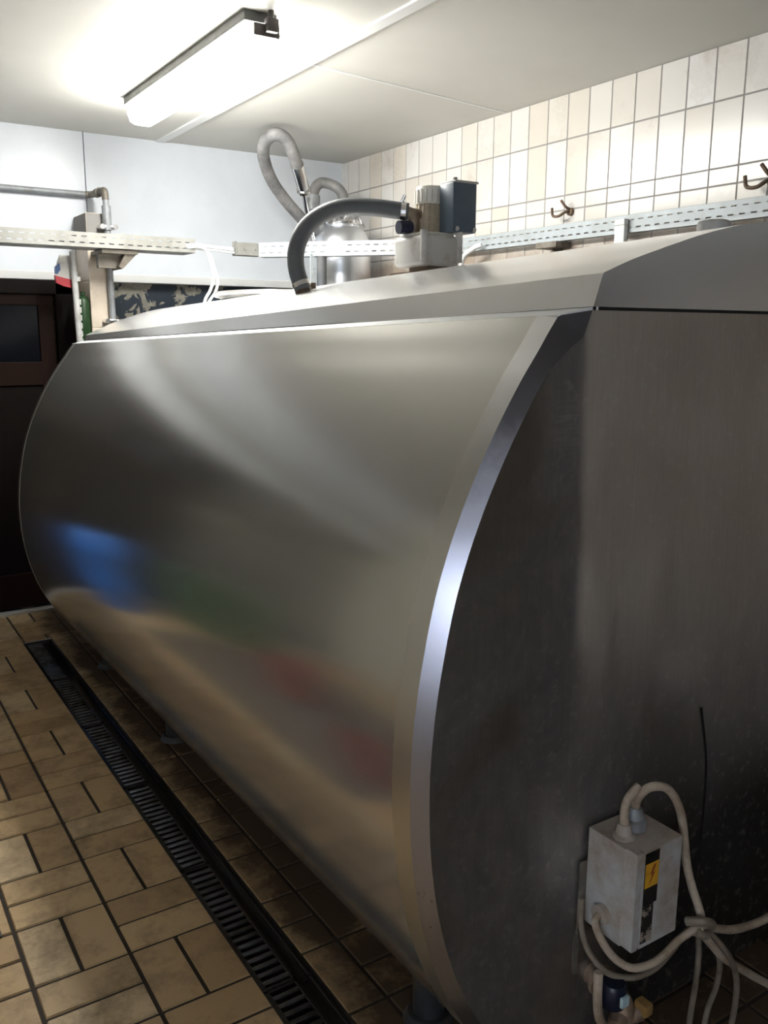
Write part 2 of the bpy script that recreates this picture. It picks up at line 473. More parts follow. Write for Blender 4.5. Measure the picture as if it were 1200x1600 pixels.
# right wall: portrait tiles above, small square tiles below
WY0, WY1, WZ0, WZ1 = -1.70, -.60, 1.05, 2.30
def tile_wall(name, axis, plane, sign, u0, u1, ujoints, rows, m, grout, gap=.002, hole=None):
    bm = new(); vals = []; mi = []
    def P(u, z, d):
        return (plane + sign * d, u, z) if axis == 0 else (u, plane + sign * d, z)
    for (z0, z1, joints) in rows:
        for ua, ub in zip(joints[:-1], joints[1:]):
            if ub < u0 or ua > u1: continue
            ua2, ub2 = max(ua, u0) + gap, min(ub, u1) - gap
            if ub2 - ua2 < .01: continue
            if hole and ub2 > hole[0] and ua2 < hole[1] and z1 > hole[2] + .01 and z0 < hole[3] - .01:
                if z0 < hole[2]: z1_, z0_ = hole[2], z0
                elif z1 > hole[3]: z1_, z0_ = z1, hole[3]
                else: continue
            else: z1_, z0_ = z1, z0
            lo = [bm.verts.new(P(*q, -.003)) for q in ((ua2, z0_ + gap), (ub2, z0_ + gap), (ub2, z1_ - gap), (ua2, z1_ - gap))]
            e = .002
            hi = [bm.verts.new(P(*q, 0.002)) for q in ((ua2 + e, z0_ + gap + e), (ub2 - e, z0_ + gap + e), (ub2 - e, z1_ - gap - e), (ua2 + e, z1_ - gap - e))]
            bm.faces.new(hi)
            for k in range(4):
                bm.faces.new((lo[k], lo[(k + 1) % 4], hi[(k + 1) % 4], hi[k]))
            t = random.random(); vals.extend([t] * 5); mi.extend([0] * 5)
    bmesh.ops.recalc_face_normals(bm, faces=bm.faces[:])
    n0 = len(bm.faces)
    if hole:
        xa, xb = min(plane, plane - sign * .12), max(plane, plane - sign * .12)
        for ya, yb, za, zb in ((u0, hole[0], -.01, ZC), (hole[1], u1, -.01, ZC), (hole[0], hole[1], -.01, hole[2]), (hole[0], hole[1], hole[3], ZC)):
            box(bm, (xa, ya, za), (xb, yb, zb))
    elif axis == 0:
        box(bm, sorted_pair(plane - sign * .12, plane, u0, u1)[0], sorted_pair(plane - sign * .12, plane, u0, u1)[1])
    else:
        lo = (u0, min(plane, plane - sign * .12), -.01); hi = (u1, max(plane, plane - sign * .12), ZC)
        box(bm, lo, hi)
    k = len(bm.faces) - n0; vals.extend([.5] * k); mi.extend([1] * k)
    me = bpy.data.meshes.new(name); bm.to_mesh(me); bm.free()
    o = bpy.data.objects.new(name, me); COL.objects.link(o); o['kind'] = 'structure'
    me.materials.append(m); me.materials.append(grout)
    me.polygons.foreach_set('material_index', mi); tint(o, vals)
    return o
def sorted_pair(x0, x1, y0, y1):
    return (min(x0, x1), y0, -.01), (max(x0, x1), y1, ZC)
jr = [2.246 + .1331 * k for k in range(-31, 24)]
rows = [(2.481, ZC, jr), (2.233, 2.481, jr)]
z = 2.233
for k in range(3):
    rows.append((z - .0655, z, jr)); z -= .0655
while z > .01:
    rows.append((max(0, z - .1245), z, jr)); z -= .1245
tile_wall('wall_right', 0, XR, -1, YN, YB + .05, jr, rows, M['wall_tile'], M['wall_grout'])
jl = [YN, WY0] + [WY0 + .22 * k for k in range(1, 33)]
rows = [(.2 * k, min(ZC, .2 * (k + 1)), jl) for k in range(14)]
tile_wall('wall_left', 0, XL, 1, YN, YB + .05, jl, rows, M['left_tile'], M['wall_grout'], hole=(WY0, WY1, WZ0, WZ1))

# plain wall behind the viewer
bm = new(); box(bm, (XL - .1, YN - .12, -.01), (XR + .1, YN, ZC))
struct('wall_near', bm, dirty('grimy_cream_plaster', (.52, .49, .44), (.3, .27, .22), .7, 3))
# unseen glazed window added to the left wall to light rim and floor
bm = new()
for lo, hi in (((XL - .09, WY0, WZ0), (XL - .03, WY0 + .05, WZ1)), ((XL - .09, WY1 - .05, WZ0), (XL - .03, WY1, WZ1)), ((XL - .09, WY0, WZ0), (XL - .03, WY1, WZ0 + .05)),
               ((XL - .09, WY0, WZ1 - .05), (XL - .03, WY1, WZ1)), ((XL - .09, (WY0 + WY1) / 2 - .02, WZ0), (XL - .03, (WY0 + WY1) / 2 + .02, WZ1))):
    box(bm, lo, hi)
win = struct('added_window', bm, M['trim_white'])
bm = new(); box(bm, (XL - .064, WY0 + .04, WZ0 + .04), (XL - .058, WY1 - .04, WZ1 - .04)); obj('added_window_pane', bm, M['glass'], win, smooth=False)

# back wall: peeling navy paint below, white panels above
bm = new(); box(bm, (XL - .1, YB + .05, -.01), (XR + .1, YB + .17, 1.93)); struct('wall_back', bm, M['peel'])
bm = new()
box(bm, (XL - .1, YB, 1.915), (1.390, YB + .17, ZC), .002); box(bm, (1.394, YB, 1.915), (XR + .1, YB + .17, ZC), .002)
for dx in (-.025, .03):
    cyl(bm, (1.392 + dx, YB - .003, 2.6), (1.392 + dx, YB + .01, 2.6), .006, 10)
struct('wall_back_panelling', bm, M['panel_white'])
bm = new(); box(bm, (XL, YB - .02, 1.878), (XR, YB + .06, 1.925), .004)
struct('trim_3', bm, M['trim_white'])
bm = new(); box(bm, (XL, YB - .06, -.004), (1.30, YB, .012), .003); box(bm, (XL, YB - .035, .010), (1.30, YB - .02, .02), .002)
struct('trim_4', bm, M['alu'])

# brown door in the back wall
bm = new()
box(bm, (1.185, YB - .015, 0), (1.285, YB + .05, 1.878), .004); box(bm, (-.42, YB - .015, 0), (-.32, YB + .05, 1.878), .004)
box(bm, (-.42, YB - .015, 1.80), (1.285, YB + .05, 1.878), .004)
d1 = struct('door_1', bm, M['door_dark'])
for k, x0 in enumerate((.44, -.31)):
    x1 = x0 + .735
    bm = new()
    box(bm, (x0, YB + .005, .02), (x0 + .085, YB + .045, 1.80), .004); box(bm, (x1 - .085, YB + .005, .02), (x1, YB + .045, 1.80), .004)
    for z0, z1 in ((.02, .22), (1.30, 1.43), (1.74, 1.80)):
        box(bm, (x0 + .08, YB + .006, z0), (x1 - .08, YB + .044, z1), .003)
    leaf = obj('door_leaf', bm, M['door_wood'], d1, smooth=False)
    bm = new(); box(bm, (x0 + .08, YB + .02, .20), (x1 - .08, YB + .035, 1.31)); obj('lower_panel', bm, M['door_dark'], leaf, smooth=False)
    bm = new(); box(bm, (x0 + .08, YB + .02, 1.42), (x1 - .08, YB + .03, 1.75)); obj('glass_pane', bm, M['dark_glass'], leaf, smooth=False)
# unseen dark slab added on the right wall to darken the tank end's reflection
bm = new(); box(bm, (XR - .05, -1.65, 0), (XR, -.62, 2.1), .005)
d2 = struct('added_dark_slab', bm, M['door_dark'])

# tiled pillar on the back wall
PX0, PX1, PY0 = 1.314, 1.445, 5.0
bm = new(); vals = []; mi = []
zj = [0.0] + [2.225 - .108 - .249 * k for k in range(8, -1, -1)] + [2.225]
zj = sorted(set(round(q, 3) for q in zj if q >= 0))
for z0, z1 in zip(zj[:-1], zj[1:]):
    n0 = len(bm.faces); box(bm, (PX0, PY0, z0 + .002), (PX1, YB, z1 - .002), .002, seg=1)
    k = len(bm.faces) - n0; vals += [random.random()] * k; mi += [0] * k
n0 = len(bm.faces); box(bm, (PX0 + .002, PY0 + .002, 0), (PX1 - .002, YB, 2.22)); k = len(bm.faces) - n0; vals += [.5] * k; mi += [1] * k
me = bpy.data.meshes.new('wall_pillar'); bm.to_mesh(me); bm.free()
o = bpy.data.objects.new('wall_pillar', me); COL.objects.link(o); o['kind'] = 'structure'
me.materials.append(M['pillar_tile']); me.materials.append(M['wall_grout']); me.polygons.foreach_set('material_index', mi); tint(o, vals)

# drain channel (structure) with black grates lying in it
bm = new()
box(bm, (DR0, DY0, -.15), (DR1, DY1, -.13)); box(bm, (DR0 - .01, DY0, -.15), (DR0, DY1, -.009)); box(bm, (DR1, DY0, -.15), (DR1 + .012, DY1, -.004))
box(bm, (DR0 - .01, DY1, -.15), (DR1 + .01, DY1 + .012, -.009)); box(bm, (DR0 - .01, DY0 - .012, -.15), (DR1 + .01, DY0, -.009))
struct('trim_5', bm, M['mud'])

# ------------------------------------------------------------------ milk cooling tank
TILT = math.radians(1.55)
TX, TY = 1.70, 1.10
tank = thing('milk_cooling_tank', 'long oval stainless steel milk tank lying beside the floor drain', 'tank', (TX, TY, 0))
tank.rotation_euler = (-TILT, 0, 0)
L = 3.41
half = [(1.094, 1.632), (1.072, 1.604), (1.048, 1.571), (1.015, 1.528), (.984, 1.483), (.952, 1.433), (.919, 1.375), (.887, 1.312), (.858, 1.245), (.830, 1.165), (.806, 1.066), (.788, .965),
        (.778, .851), (.7805, .716), (.800, .580), (.836, .456), (.887, .346), (.950, .262), (1.06, .192), (1.25, .155), (1.48, .143), (1.70, .14)]
def dense(p, n=5):
    q = smooth_path([(x, 0, z) for x, z in p], n)
    return [(v.x - TX, v.z) for v in q]
left = dense(half)
ring = left + [(-x, z) for x, z in left[::-1][1:]]          # open at the top, closed by the hood
def inset(p, d):
    out = []
    n = len(p)
    for i in range(n):
        a = Vector(p[max(0, i - 1)]); b = Vector(p[min(n - 1, i + 1)]); t = (b - a).normalized()
        nrm = Vector((t.y, -t.x))
        c = Vector((0, .85)) - Vector(p[i])
        if nrm.dot(c) < 0: nrm = -nrm
        q = Vector(p[i]) + nrm * (d(i / (n - 1)) if callable(d) else d)
        out.append((q.x, q.y))
    return out
def loft(bm, rings, close=False):
    vs = [[bm.verts.new((x, y, z)) for x, z in r] for y, r in rings]
    for a, b in zip(vs[:-1], vs[1:]):
        n = len(a)
        for k in range(n if close else n - 1):
            bm.faces.new((a[k], a[(k + 1) % n], b[(k + 1) % n], b[k]))
    return vs
bm = new()
ys = [.052 + (L - .104) * k / 24 for k in range(25)]
loft(bm, [(y, ring) for y in ys], close=True)
obj('shell', bm, M['shell'], tank, angle=50)
def rimd(t):
    e = min(t, 1 - t) * len(ring) / 1.0
    return .024 + .030 * max(0, 1 - e / 12)
raised = inset(ring, -.0007); lipR = inset(ring, .0015)
faceR = inset(ring, rimd)
faceR[0] = (1.150 - TX, 1.640); faceR[-1] = (TX - 1.150, 1.640)
bm = new()
loft(bm, [(.0526, ring), (.052, raised), (.0, lipR), (-.026, faceR)], close=True)
nb = len(ring)
for i, f in enumerate(bm.faces):
    if i >= 2 * nb: f.material_index = 1
obj('near_rim', bm, [M['band'], M['rim']], tank, angle=20)
bm = new()
loft(bm, [(L - .0526, ring), (L - .052, raised), (L, lipR), (L + .026, faceR)], close=True)
obj('far_rim', bm, M['shell'], tank, angle=20)
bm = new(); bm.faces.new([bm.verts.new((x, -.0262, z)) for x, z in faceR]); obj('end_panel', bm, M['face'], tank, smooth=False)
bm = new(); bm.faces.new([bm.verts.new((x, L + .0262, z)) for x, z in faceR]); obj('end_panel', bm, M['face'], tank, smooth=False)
# sloping flange between body and hood
bm = new()
for s in (1, -1):
    for y0, y1 in ((-.0255, L + .0255),):
        pts = [(1.094 - TX, 1.6325), (1.165 - TX, 1.6475), (1.165 - TX, 1.640), (1.094 - TX, 1.626)]
        v0 = [bm.verts.new((s * x, (0.0 if i in (0, 3) else -.0255), z)) for i, (x, z) in enumerate(pts)]
        v1 = [bm.verts.new((s * x, (L if i in (0, 3) else L + .0255), z)) for i, (x, z) in enumerate(pts)]
        for k in range(4):
            bm.faces.new((v0[k], v0[(k + 1) % 4], v1[(k + 1) % 4], v1[k]))
        bm.faces.new(v0[::-1]); bm.faces.new(v1)
obj('flange', bm, M['flange'], tank, smooth=False)
# hood: side band, then a convex cover
hn = [(1.152, 1.646), (1.163, 1.676), (1.174, 1.704), (1.174, 1.704), (1.243, 1.729), (1.313, 1.750), (1.400, 1.775), (1.490, 1.797), (1.59, 1.815), (1.70, 1.825)]
hf = [(1.160, 1.640), (1.164, 1.655), (1.169, 1.674), (1.169, 1.674), (1.243, 1.708), (1.313, 1.738), (1.400, 1.768), (1.490, 1.795), (1.59, 1.815), (1.70, 1.825)]
def hoodring(h):
    # keep the band corner crisp, smooth the cover
    a = [(x - TX, z) for x, z in h[:2]]; b = dense(h[3:], 4)
    l = a + b
    return l + [(-x, z) for x, z in l[::-1][1:]]
bm = new()
H0, H1 = hoodring(hn), hoodring(hf)
HR = []
for k in range(9):
    t = k / 8; HR.append((-.0262 + (L + .0524) * t, [(a[0] * (1 - t) + b[0] * t, a[1] * (1 - t) + b[1] * t) for a, b in zip(H0, H1)]))
vs = loft(bm, HR, close=True)
bm.faces.new(vs[0][::-1]); bm.faces.new(vs[-1])
hood = obj('hood', bm, M['hood'], tank, angle=24)
bm = new(); box(bm, (1.155 - TX, -.024, 1.636), (TX - 1.155, L + .024, 1.648)); obj('seam_shade', bm, M['dark'], tank, smooth=False)  # black strip standing for the shaded gap under the hood
# legs, each with a foot plate on the floor
def leg(x, y):
    zl = y * math.tan(TILT)
    bm = new(); cyl(bm, (x, y, zl + .02), (x, y, .30), .038, 20); l = obj('leg', bm, M['foot'], tank)
    bm = new(); cyl(bm, (x, y, zl + .001), (x, y, zl + .022), .062, 24, .05); obj('foot_plate', bm, M['foot'], l)
for x in (1.075 - TX, TX - 1.075):
    for y in (.36, 2.10, 3.02):
        leg(x, y)
bm = new(); lathe(bm, [(.0, 0), (.033, 0), (.036, .004), (.036, .026), (.032, .031), (.025, .033), (.0, .034)], (1.708 - TX, .16, 1.818)); obj('inspection_cap', bm, M['pump_grey'], tank)
bm = new(); lathe(bm, [(.02, .0), (.225, .0), (.228, .012), (.25, .012), (.256, .020), (.252, .030), (.225, .032), (.05, .040), (.0, .04)], (1.80 - TX, 2.62, 1.817), 56)
obj('manhole_lid', bm, M['hood'], tank)

# ------------------------------------------------------------------ fluorescent lamp
G = Group('fluorescent_lamp', 'lit fluorescent lamp with long white diffuser on the ceiling', 'lamp', (1.45, 3.68, 2.68))
bm = new(); box(bm, (1.364, 3.01, 2.645), (1.490, 4.40, 2.681), .005); G.part('housing', bm, M['lamp_body'])
bm = new()
pr = [(1.378, 2.646), (1.376, 2.610), (1.388, 2.574), (1.412, 2.562), (1.480, 2.562), (1.502, 2.574), (1.512, 2.610), (1.510, 2.646)]
prism(bm, pr, 3.02, 4.385); G.part('diffuser', bm, M['lamp'], angle=60)
bm = new(); box(bm, (1.392, 2.992, 2.598), (1.492, 3.02, 2.64), .006); box(bm, (1.43, 2.965, 2.61), (1.475, 2.995, 2.655), .004); cyl(bm, (1.45, 2.98, 2.64), (1.45, 2.98, 2.681), .010, 12)
G.part('end_clip', bm, M['lamp_end'])

# ------------------------------------------------------------------ cable trays
def slotted(bm, p0, p1, z0, z1, nrm, pitch=.05, sl=.026, sh=.006, lip=.028, under=None):
    """vertical channel: slotted face (two rows of slots) with top and bottom lips going back along -nrm"""
    p0 = Vector(p0); p1 = Vector(p1); d = p1 - p0; Ln = d.length; d.normalize(); nrm = Vector(nrm)
    h = z1 - z0
    zs = [z0, z0 + .24 * h, z0 + .24 * h + sh, z0 + .68 * h, z0 + .68 * h + sh, z1]
    n = max(1, int(Ln / pitch))
    def q(u0, u1, a, b):
        bm.faces.new([bm.verts.new((p0.x + d.x * u, p0.y + d.y * u, zz)) for u, zz in ((u0, a), (u1, a), (u1, b), (u0, b))])
    for a, b, slot, off in ((zs[0], zs[1], 0, 0), (zs[1], zs[2], 1, 0), (zs[2], zs[3], 0, 0), (zs[3], zs[4], 1, .5), (zs[4], zs[5], 0, 0)):
        if not slot:
            q(0, Ln, a, b); continue
        u = 0.0
        for k in range(n):
            s0 = min(Ln, (k + .25 + off * .5) * pitch); s1 = min(Ln, s0 + sl)
            q(u, s0, a, b); u = s1
        if u < Ln: q(u, Ln, a, b)
    for zz in (z0, z1):
        back = -nrm * ((under or lip) if zz == z0 else lip)
        bm.faces.new([bm.verts.new(v) for v in ((p0.x, p0.y, zz), (p1.x, p1.y, zz), (p1.x + back.x, p1.y + back.y, zz), (p0.x + back.x, p0.y + back.y, zz))])
def tray_obj(name, bm, m, parent, loc):
    bmesh.ops.remove_doubles(bm, verts=bm.verts[:], dist=.00005)
    o = obj(name, bm, m, parent, smooth=False)
    o.data.transform(Matrix.Translation(-Vector(loc)))
    md = o.modifiers.new('thickness', 'SOLIDIFY'); md.thickness = .0016; md.offset = 0
    return o
TZ0, TZ1 = 2.024, 2.096
loc = (.2, 4.76, TZ0)
G1 = thing('cable_tray', 'dusty slotted cable tray crossing in front of the tiled pillar, over the door', 'cable tray', loc)
bm = new(); slotted(bm, (-1.75, 4.76, 0), (1.832, 4.76, 0), TZ0, TZ1, (0, -1, 0), lip=.03, under=.19); tray_obj('channel', bm, M['galv_dirty'], G1, loc)
bm = new()      # angled support bracket between pillar and tray
box(bm, (1.33, 4.78, 2.000), (1.52, 5.0, 2.021), .003); prism(bm, [(1.33, 2.0), (1.50, 2.0), (1.44, 1.93), (1.33, 1.93)], 4.86, 4.90); prism(bm, [(1.455, 2.0), (1.53, 2.015), (1.44, 1.925), (1.42, 1.935)], 4.80, 4.99)
o = obj('bracket', bm, M['bracket'], G1, smooth=False); o.data.transform(Matrix.Translation(-Vector(loc)))
loc = (3.0, 2.0, TZ0)
G2 = thing('cable_tray', 'pale slotted cable tray running along the tiled wall above the tank', 'cable tray', loc)
bm = new(); slotted(bm, (2.995, 3.90, 0), (2.995, -1.7, 0), TZ0, TZ1, (-1, 0, 0), lip=.02, under=.045); tray_obj('channel', bm, M['galv'], G2, loc)
loc = (2.6, 4.3, TZ0)
G2b = thing('cable_tray', 'short pale slotted cable tray crossing the far corner diagonally in front of the domed vessel', 'cable tray', loc)
bm = new(); slotted(bm, (2.20, 4.735, 0), (2.965, 3.92, 0), TZ0 - .006, TZ1, (-.728, -.685, 0), lip=.03, under=.075); tray_obj('channel', bm, M['galv'], G2b, loc)
bm = new(); box(bm, (2.065, 4.755, 2.022), (2.215, 4.762, 2.094), .001); box(bm, (2.065, 4.755, 2.022), (2.215, 4.80, 2.026), .001); box(bm, (2.065, 4.750, 2.022), (2.072, 4.80, 2.10), .001)
for px in (2.12, 2.19):
    cyl(bm, (px, 4.748, 2.06), (px, 4.758, 2.06), .007, 10)
o = obj('joint_plate', bm, M['galv_dirty'], G2b, smooth=False); o.data.transform(Matrix.Translation(-Vector(loc)))
bm = new(); box(bm, (2.405, 4.50, 1.74), (2.440, 4.508, 2.03), .001)
for zz in (1.93, 1.955): cyl(bm, (2.42, 4.494, zz), (2.42, 4.502, zz), .006, 8)
o = obj('support_strap', bm, M['galv'], G2b, smooth=False); o.data.transform(Matrix.Translation(-Vector(loc)))
loc = (3.0, 2.0, TZ0)
for y in (3.20, 1.2):
    bm = new()
    box(bm, (2.95, y - .08, 1.992), (3.046, y + .06, 2.020), .003); prism(bm, [(2.953, 2.0), (3.044, 2.0), (3.044, 1.968), (3.02, 1.968)], y - .03, y - .02)
    o = obj('wall_bracket', bm, M['bracket'], G2, smooth=False); o.data.transform(Matrix.Translation(-Vector(loc)))
bm = new(); box(bm, (2.968, 2.727, 1.78), (2.992, 2.783, 2.055), .004); box(bm, (2.966, 2.727, 2.055), (2.992, 2.783, 2.080), .003)
tag(obj('cable_duct', bm, M['trim_white'], None, smooth=False), 'short white vertical duct hanging from the tray on the tiled wall', 'cable duct')
bm = new()
tube(bm, [(1.05, 4.785, 2.05), (1.5, 4.785, 2.052), (1.80, 4.785, 2.062), (1.95, 4.785, 2.058), (2.09, 4.785, 2.05), (2.22, 4.77, 2.05)], .007, 10)
tube(bm, [(1.05, 4.795, 2.065), (1.5, 4.795, 2.066), (1.80, 4.79, 2.075), (1.95, 4.795, 2.066), (2.09, 4.79, 2.062), (2.22, 4.78, 2.06)], .006, 10)
tube(bm, [(1.05, 4.775, 2.04), (1.5, 4.775, 2.04), (1.80, 4.772, 2.046), (1.95, 4.772, 2.043), (2.09, 4.772, 2.036), (2.22, 4.765, 2.04)], .006, 10)
tag(obj('cable_bundle', bm, M['white_cable']), 'white cables bridging the gap between the two cable trays', 'cable')
bm = new()
tube(bm, [(1.78, 4.765, 2.06), (1.85, 4.742, 2.062), (1.888, 4.735, 2.03), (1.912, 4.735, 1.96), (1.922, 4.735, 1.89), (1.900, 4.735, 1.825), (1.868, 4.73, 1.775), (1.845, 4.72, 1.70)], .009, 10)
tube(bm, [(1.79, 4.765, 2.05), (1.86, 4.738, 2.052), (1.905, 4.73, 2.01), (1.925, 4.73, 1.95), (1.945, 4.73, 1.88), (1.930, 4.73, 1.82), (1.885, 4.725, 1.76), (1.858, 4.72, 1.70)], .008, 10)
tag(obj('drooping_cable', bm, M['white_cable']), 'pair of white cables drooping from the tray in front of the peeling wall', 'cable')
bm = new(); tube(bm, [(2.97, 3.69, 2.045), (2.95, 3.73, 2.03), (2.94, 3.80, 1.99), (2.94, 3.83, 1.90), (2.94, 3.83, 1.78)], .013, 10)
tag(obj('short_cable', bm, M['white_cable']), 'grey white cable bending down from the wall tray beside the pump', 'cable')
bm = new(); tube(bm, [(3.015, YN + .02, 1.930), (3.015, 4.6, 1.930)], .022, 12, smooth=False)
for k in range(12): cyl(bm, (3.02, -1.2 + .47 * k, 1.930), (3.015, -1.14 + .47 * k, 1.930), .028, 12)
tag(obj('rusty_pipe', bm, M['rust']), 'rusty brown pipe fixed to the tiles under the wall cable tray', 'pipe')

# wall hooks
def hook(y, z, s, label):
    bm = new(); X = XR - .004
    cyl(bm, (X - .012, y, z), (X + .004, y, z), .018 * s, 14)
    tube(bm, [(X, y, z), (X - .03, y + .005, z - .002), (X - .05, y + .03 * s, z - .02 * s), (X - .052, y + .065 * s, z - .014 * s), (X - .05, y + .075 * s, z + .02 * s)], .0065 * s, 8)
    tube(bm, [(X, y, z + .01), (X - .03, y + .004, z + .02 * s), (X - .045, y + .022 * s, z + .05 * s)], .0065 * s, 8)
    tag(obj('wall_hook', bm, M['rust']), label, 'hook')
hook(3.13, 2.155, 1.0, 'dark hook on the tiled wall nearest the pump')
hook(2.09, 2.155, 1.15, 'dark hook on the tiled wall at the right edge of the photo')

# ------------------------------------------------------------------ conduits, packet, bottle at the pillar
G = Group('conduit_pipe', 'grey conduit along the white wall turning down the tiled pillar', 'pipe', (1.42, 4.97, 1.6))
bm = new(); tube(bm, [(XL, 5.215, 2.345), (1.405, 5.215, 2.345)], .016, 14, smooth=False); G.part('wall_run', bm, M['conduit'])
bm = new(); tube(bm, [(1.38, 5.215, 2.345), (1.405, 5.20, 2.345), (1.413, 5.1, 2.342), (1.415, 5.0, 2.342), (1.416, 4.972, 2.33), (1.417, 4.968, 2.29)], .018, 14)
cyl(bm, (1.413, 5.12, 2.342), (1.414, 5.06, 2.342), .024, 14); G.part('elbow', bm, M['bracket'])
bm = new(); tube(bm, [(1.417, 4.968, 2.30), (1.424, 4.968, 1.2)], .0165, 14, smooth=False); G.part('drop_run', bm, M['conduit'])
bm = new(); tube(bm, [(1.417, 4.966, 2.26), (1.418, 4.966, 2.135)], .024, 14, smooth=False); G.part('coupling', bm, M['conduit'])
for zz in (2.15, 1.655):
    bm = new(); box(bm, (1.375, 4.945, zz - .010), (1.47, 4.99, zz + .010), .004); cyl(bm, (1.385, 4.935, zz), (1.385, 5.0, zz), .014, 10); cyl(bm, (1.455, 4.935, zz), (1.455, 5.0, zz), .014, 10)
    G.part('pipe_clamp', bm, M['clamp'])
bm = new(); tube(bm, [(1.225, 4.965, 2.015), (1.262, 4.965, .02)], .0165, 14, smooth=False); cyl(bm, (1.239, 4.965, 1.86), (1.2395, 4.965, 1.885), .019, 14)
tag(obj('downpipe', bm, M['pipe_light']), 'light grey vertical pipe between the dark door and the tiled pillar', 'pipe')
G = Group('packet', 'white packet with red bottom and blue mark hanging under the tray by the door', 'packet', (1.18, 4.99, 2.0))
def sheet(bm, poly, y, t=.012, bulge=.01):
    a = [bm.verts.new((x, y - t, z)) for x, z in poly]; b = [bm.verts.new((x, y + t, z)) for x, z in poly]
    n = len(poly); bm.faces.new(a); bm.faces.new(b[::-1])
    for k in range(n): bm.faces.new((a[k], b[k], b[(k + 1) % n], a[(k + 1) % n]))
bm = new(); sheet(bm, [(1.165, 1.995), (1.215, 1.995), (1.222, 1.86), (1.135, 1.887), (1.142, 1.93)], 5.0); G.part('bag', bm, M['packet_white'], smooth=False)
bm = new(); sheet(bm, [(1.133, 1.889), (1.222, 1.868), (1.219, 1.826), (1.176, 1.834), (1.138, 1.851)], 4.998, .016); G.part('red_band', bm, M['packet_red'], smooth=False)
bm = new(); sheet(bm, [(1.138, 1.935), (1.16, 1.955), (1.163, 1.92), (1.145, 1.895), (1.136, 1.90)], 4.998, .0135); G.part('blue_mark', bm, M['packet_blue'], smooth=False)
G = Group('bottle', 'small green bottle with pale label fixed to the left side of the tiled pillar', 'bottle', (1.29, 5.02, 1.5))
bm = new(); lathe(bm, [(.0, 0), (.03, 0), (.034, .006), (.034, .27), (.026, .29), (.012, .30), (.012, .32), (0, .32)], (1.278, 5.02, 1.49), 24); G.part('body', bm, M['green_label'])
bm = new()
for k in range(6):
    box(bm, (1.247, 4.990, 1.53 + .042 * k), (1.262, 5.001, 1.53 + .042 * k + .030), .002)
G.part('label_marks', bm, M['pipe_light'], smooth=False)

# ------------------------------------------------------------------ vessel and hoses in the back corner
G = Group('receiver_vessel', 'polished steel domed vessel standing in the far corner behind the tank', 'vessel', (2.735, 4.72, 0))
VC = (2.735, 4.72, 0); VR = .172
bm = new(); lathe(bm, [(.0, .35), (VR * .6, .36), (VR, .44), (VR, 2.06), (VR * .985, 2.10), (VR * .93, 2.14), (VR * .8, 2.185), (VR * .62, 2.21), (VR * .60, 2.225)], VC, 48); G.part('body', bm, M['vessel'])
bm = new(); lathe(bm, [(VR * .58, 2.222), (VR * .66, 2.224), (VR * .68, 2.235), (VR * .64, 2.246), (VR * .55, 2.25), (VR * .3, 2.268), (0, 2.272)], VC, 48); lid = G.part('lid', bm, M['chrome'])
for a_ in (-2.4, -1.2, -.1):
    bm = new()
    c, s = math.cos(a_), math.sin(a_)
    tube(bm, [(VC[0] + .10 * c, VC[1] + .10 * s, 2.262), (VC[0] + .128 * c, VC[1] + .128 * s, 2.258), (VC[0] + .15 * c, VC[1] + .15 * s, 2.22)], .007, 8)
    G.part('lid_clip', bm, M['chrome'], lid)
bm = new(); tube(bm, [(2.79, 4.755, 2.25), (2.782, 4.758, 2.34)], .02, 14, smooth=False); G.part('nozzle', bm, M['chrome'])
for k in range(3):
    a_ = k * 2 * PI / 3 + .4; bm = new(); x = VC[0] + .13 * math.cos(a_); y = VC[1] + .13 * math.sin(a_)
    cyl(bm, (x, y, 0), (x, y, .42), .018, 12); G.part('leg', bm, M['foot'])

G = Group('milk_hose', 'pale grey hose rising in a tall loop to the ceiling in the far corner', 'hose', (2.60, 4.85, 2.0))
bm = new(); tube(bm, [(2.628, 4.80, 2.08), (2.606, 4.842, 2.19), (2.526, 4.843, 2.265), (2.409, 4.813, 2.354), (2.294, 4.751, 2.447), (2.199, 4.644, 2.54), (2.165, 4.551, 2.597), (2.19, 4.478, 2.626), (2.249, 4.468, 2.605), (2.299, 4.485, 2.542), (2.35, 4.54, 2.492)], .0335, 18)
G.part('tube', bm, M['grey_hose'])
bm = new(); tube(bm, [(2.345, 4.53, 2.50), (2.450, 4.655, 2.39)], lambda t: .038 - .006 * t, 18, smooth=False); cyl(bm, (2.446, 4.65, 2.395), (2.453, 4.66, 2.385), .041, 18); G.part('ferrule', bm, M['chrome'])
bm = new(); tube(bm, [(2.446, 4.65, 2.395), (2.535, 4.77, 2.285), (2.62, 4.82, 2.06)], .016, 14); G.part('steel_pipe', bm, M['chrome'])
G = Group('outlet_hose', 'short bent grey hose from a steel fitting over the domed vessel', 'hose', (2.61, 4.86, 2.1))
bm = new(); tube(bm, [(2.627, 4.875, 2.37), (2.634, 4.878, 2.42), (2.655, 4.874, 2.462), (2.69, 4.862, 2.478), (2.735, 4.823, 2.462), (2.767, 4.795, 2.432), (2.779, 4.775, 2.39), (2.781, 4.764, 2.33)], .031, 16); G.part('tube', bm, M['grey_hose_dark'])
bm = new(); tube(bm, [(2.622, 4.868, 2.315), (2.628, 4.875, 2.40)], .042, 16, smooth=False); box(bm, (2.575, 4.85, 2.36), (2.60, 4.88, 2.385), .004); G.part('fitting', bm, M['conduit'])
bm = new(); tube(bm, [(2.640, 4.81, 2.05), (2.622, 4.868, 2.325)], .020, 14, smooth=False); G.part('steel_pipe', bm, M['chrome'])
bm = new(); tube(bm, [(2.49, 4.52, 1.72), (2.475, 4.50, 1.90), (2.47, 4.49, 2.02)], .028, 14)
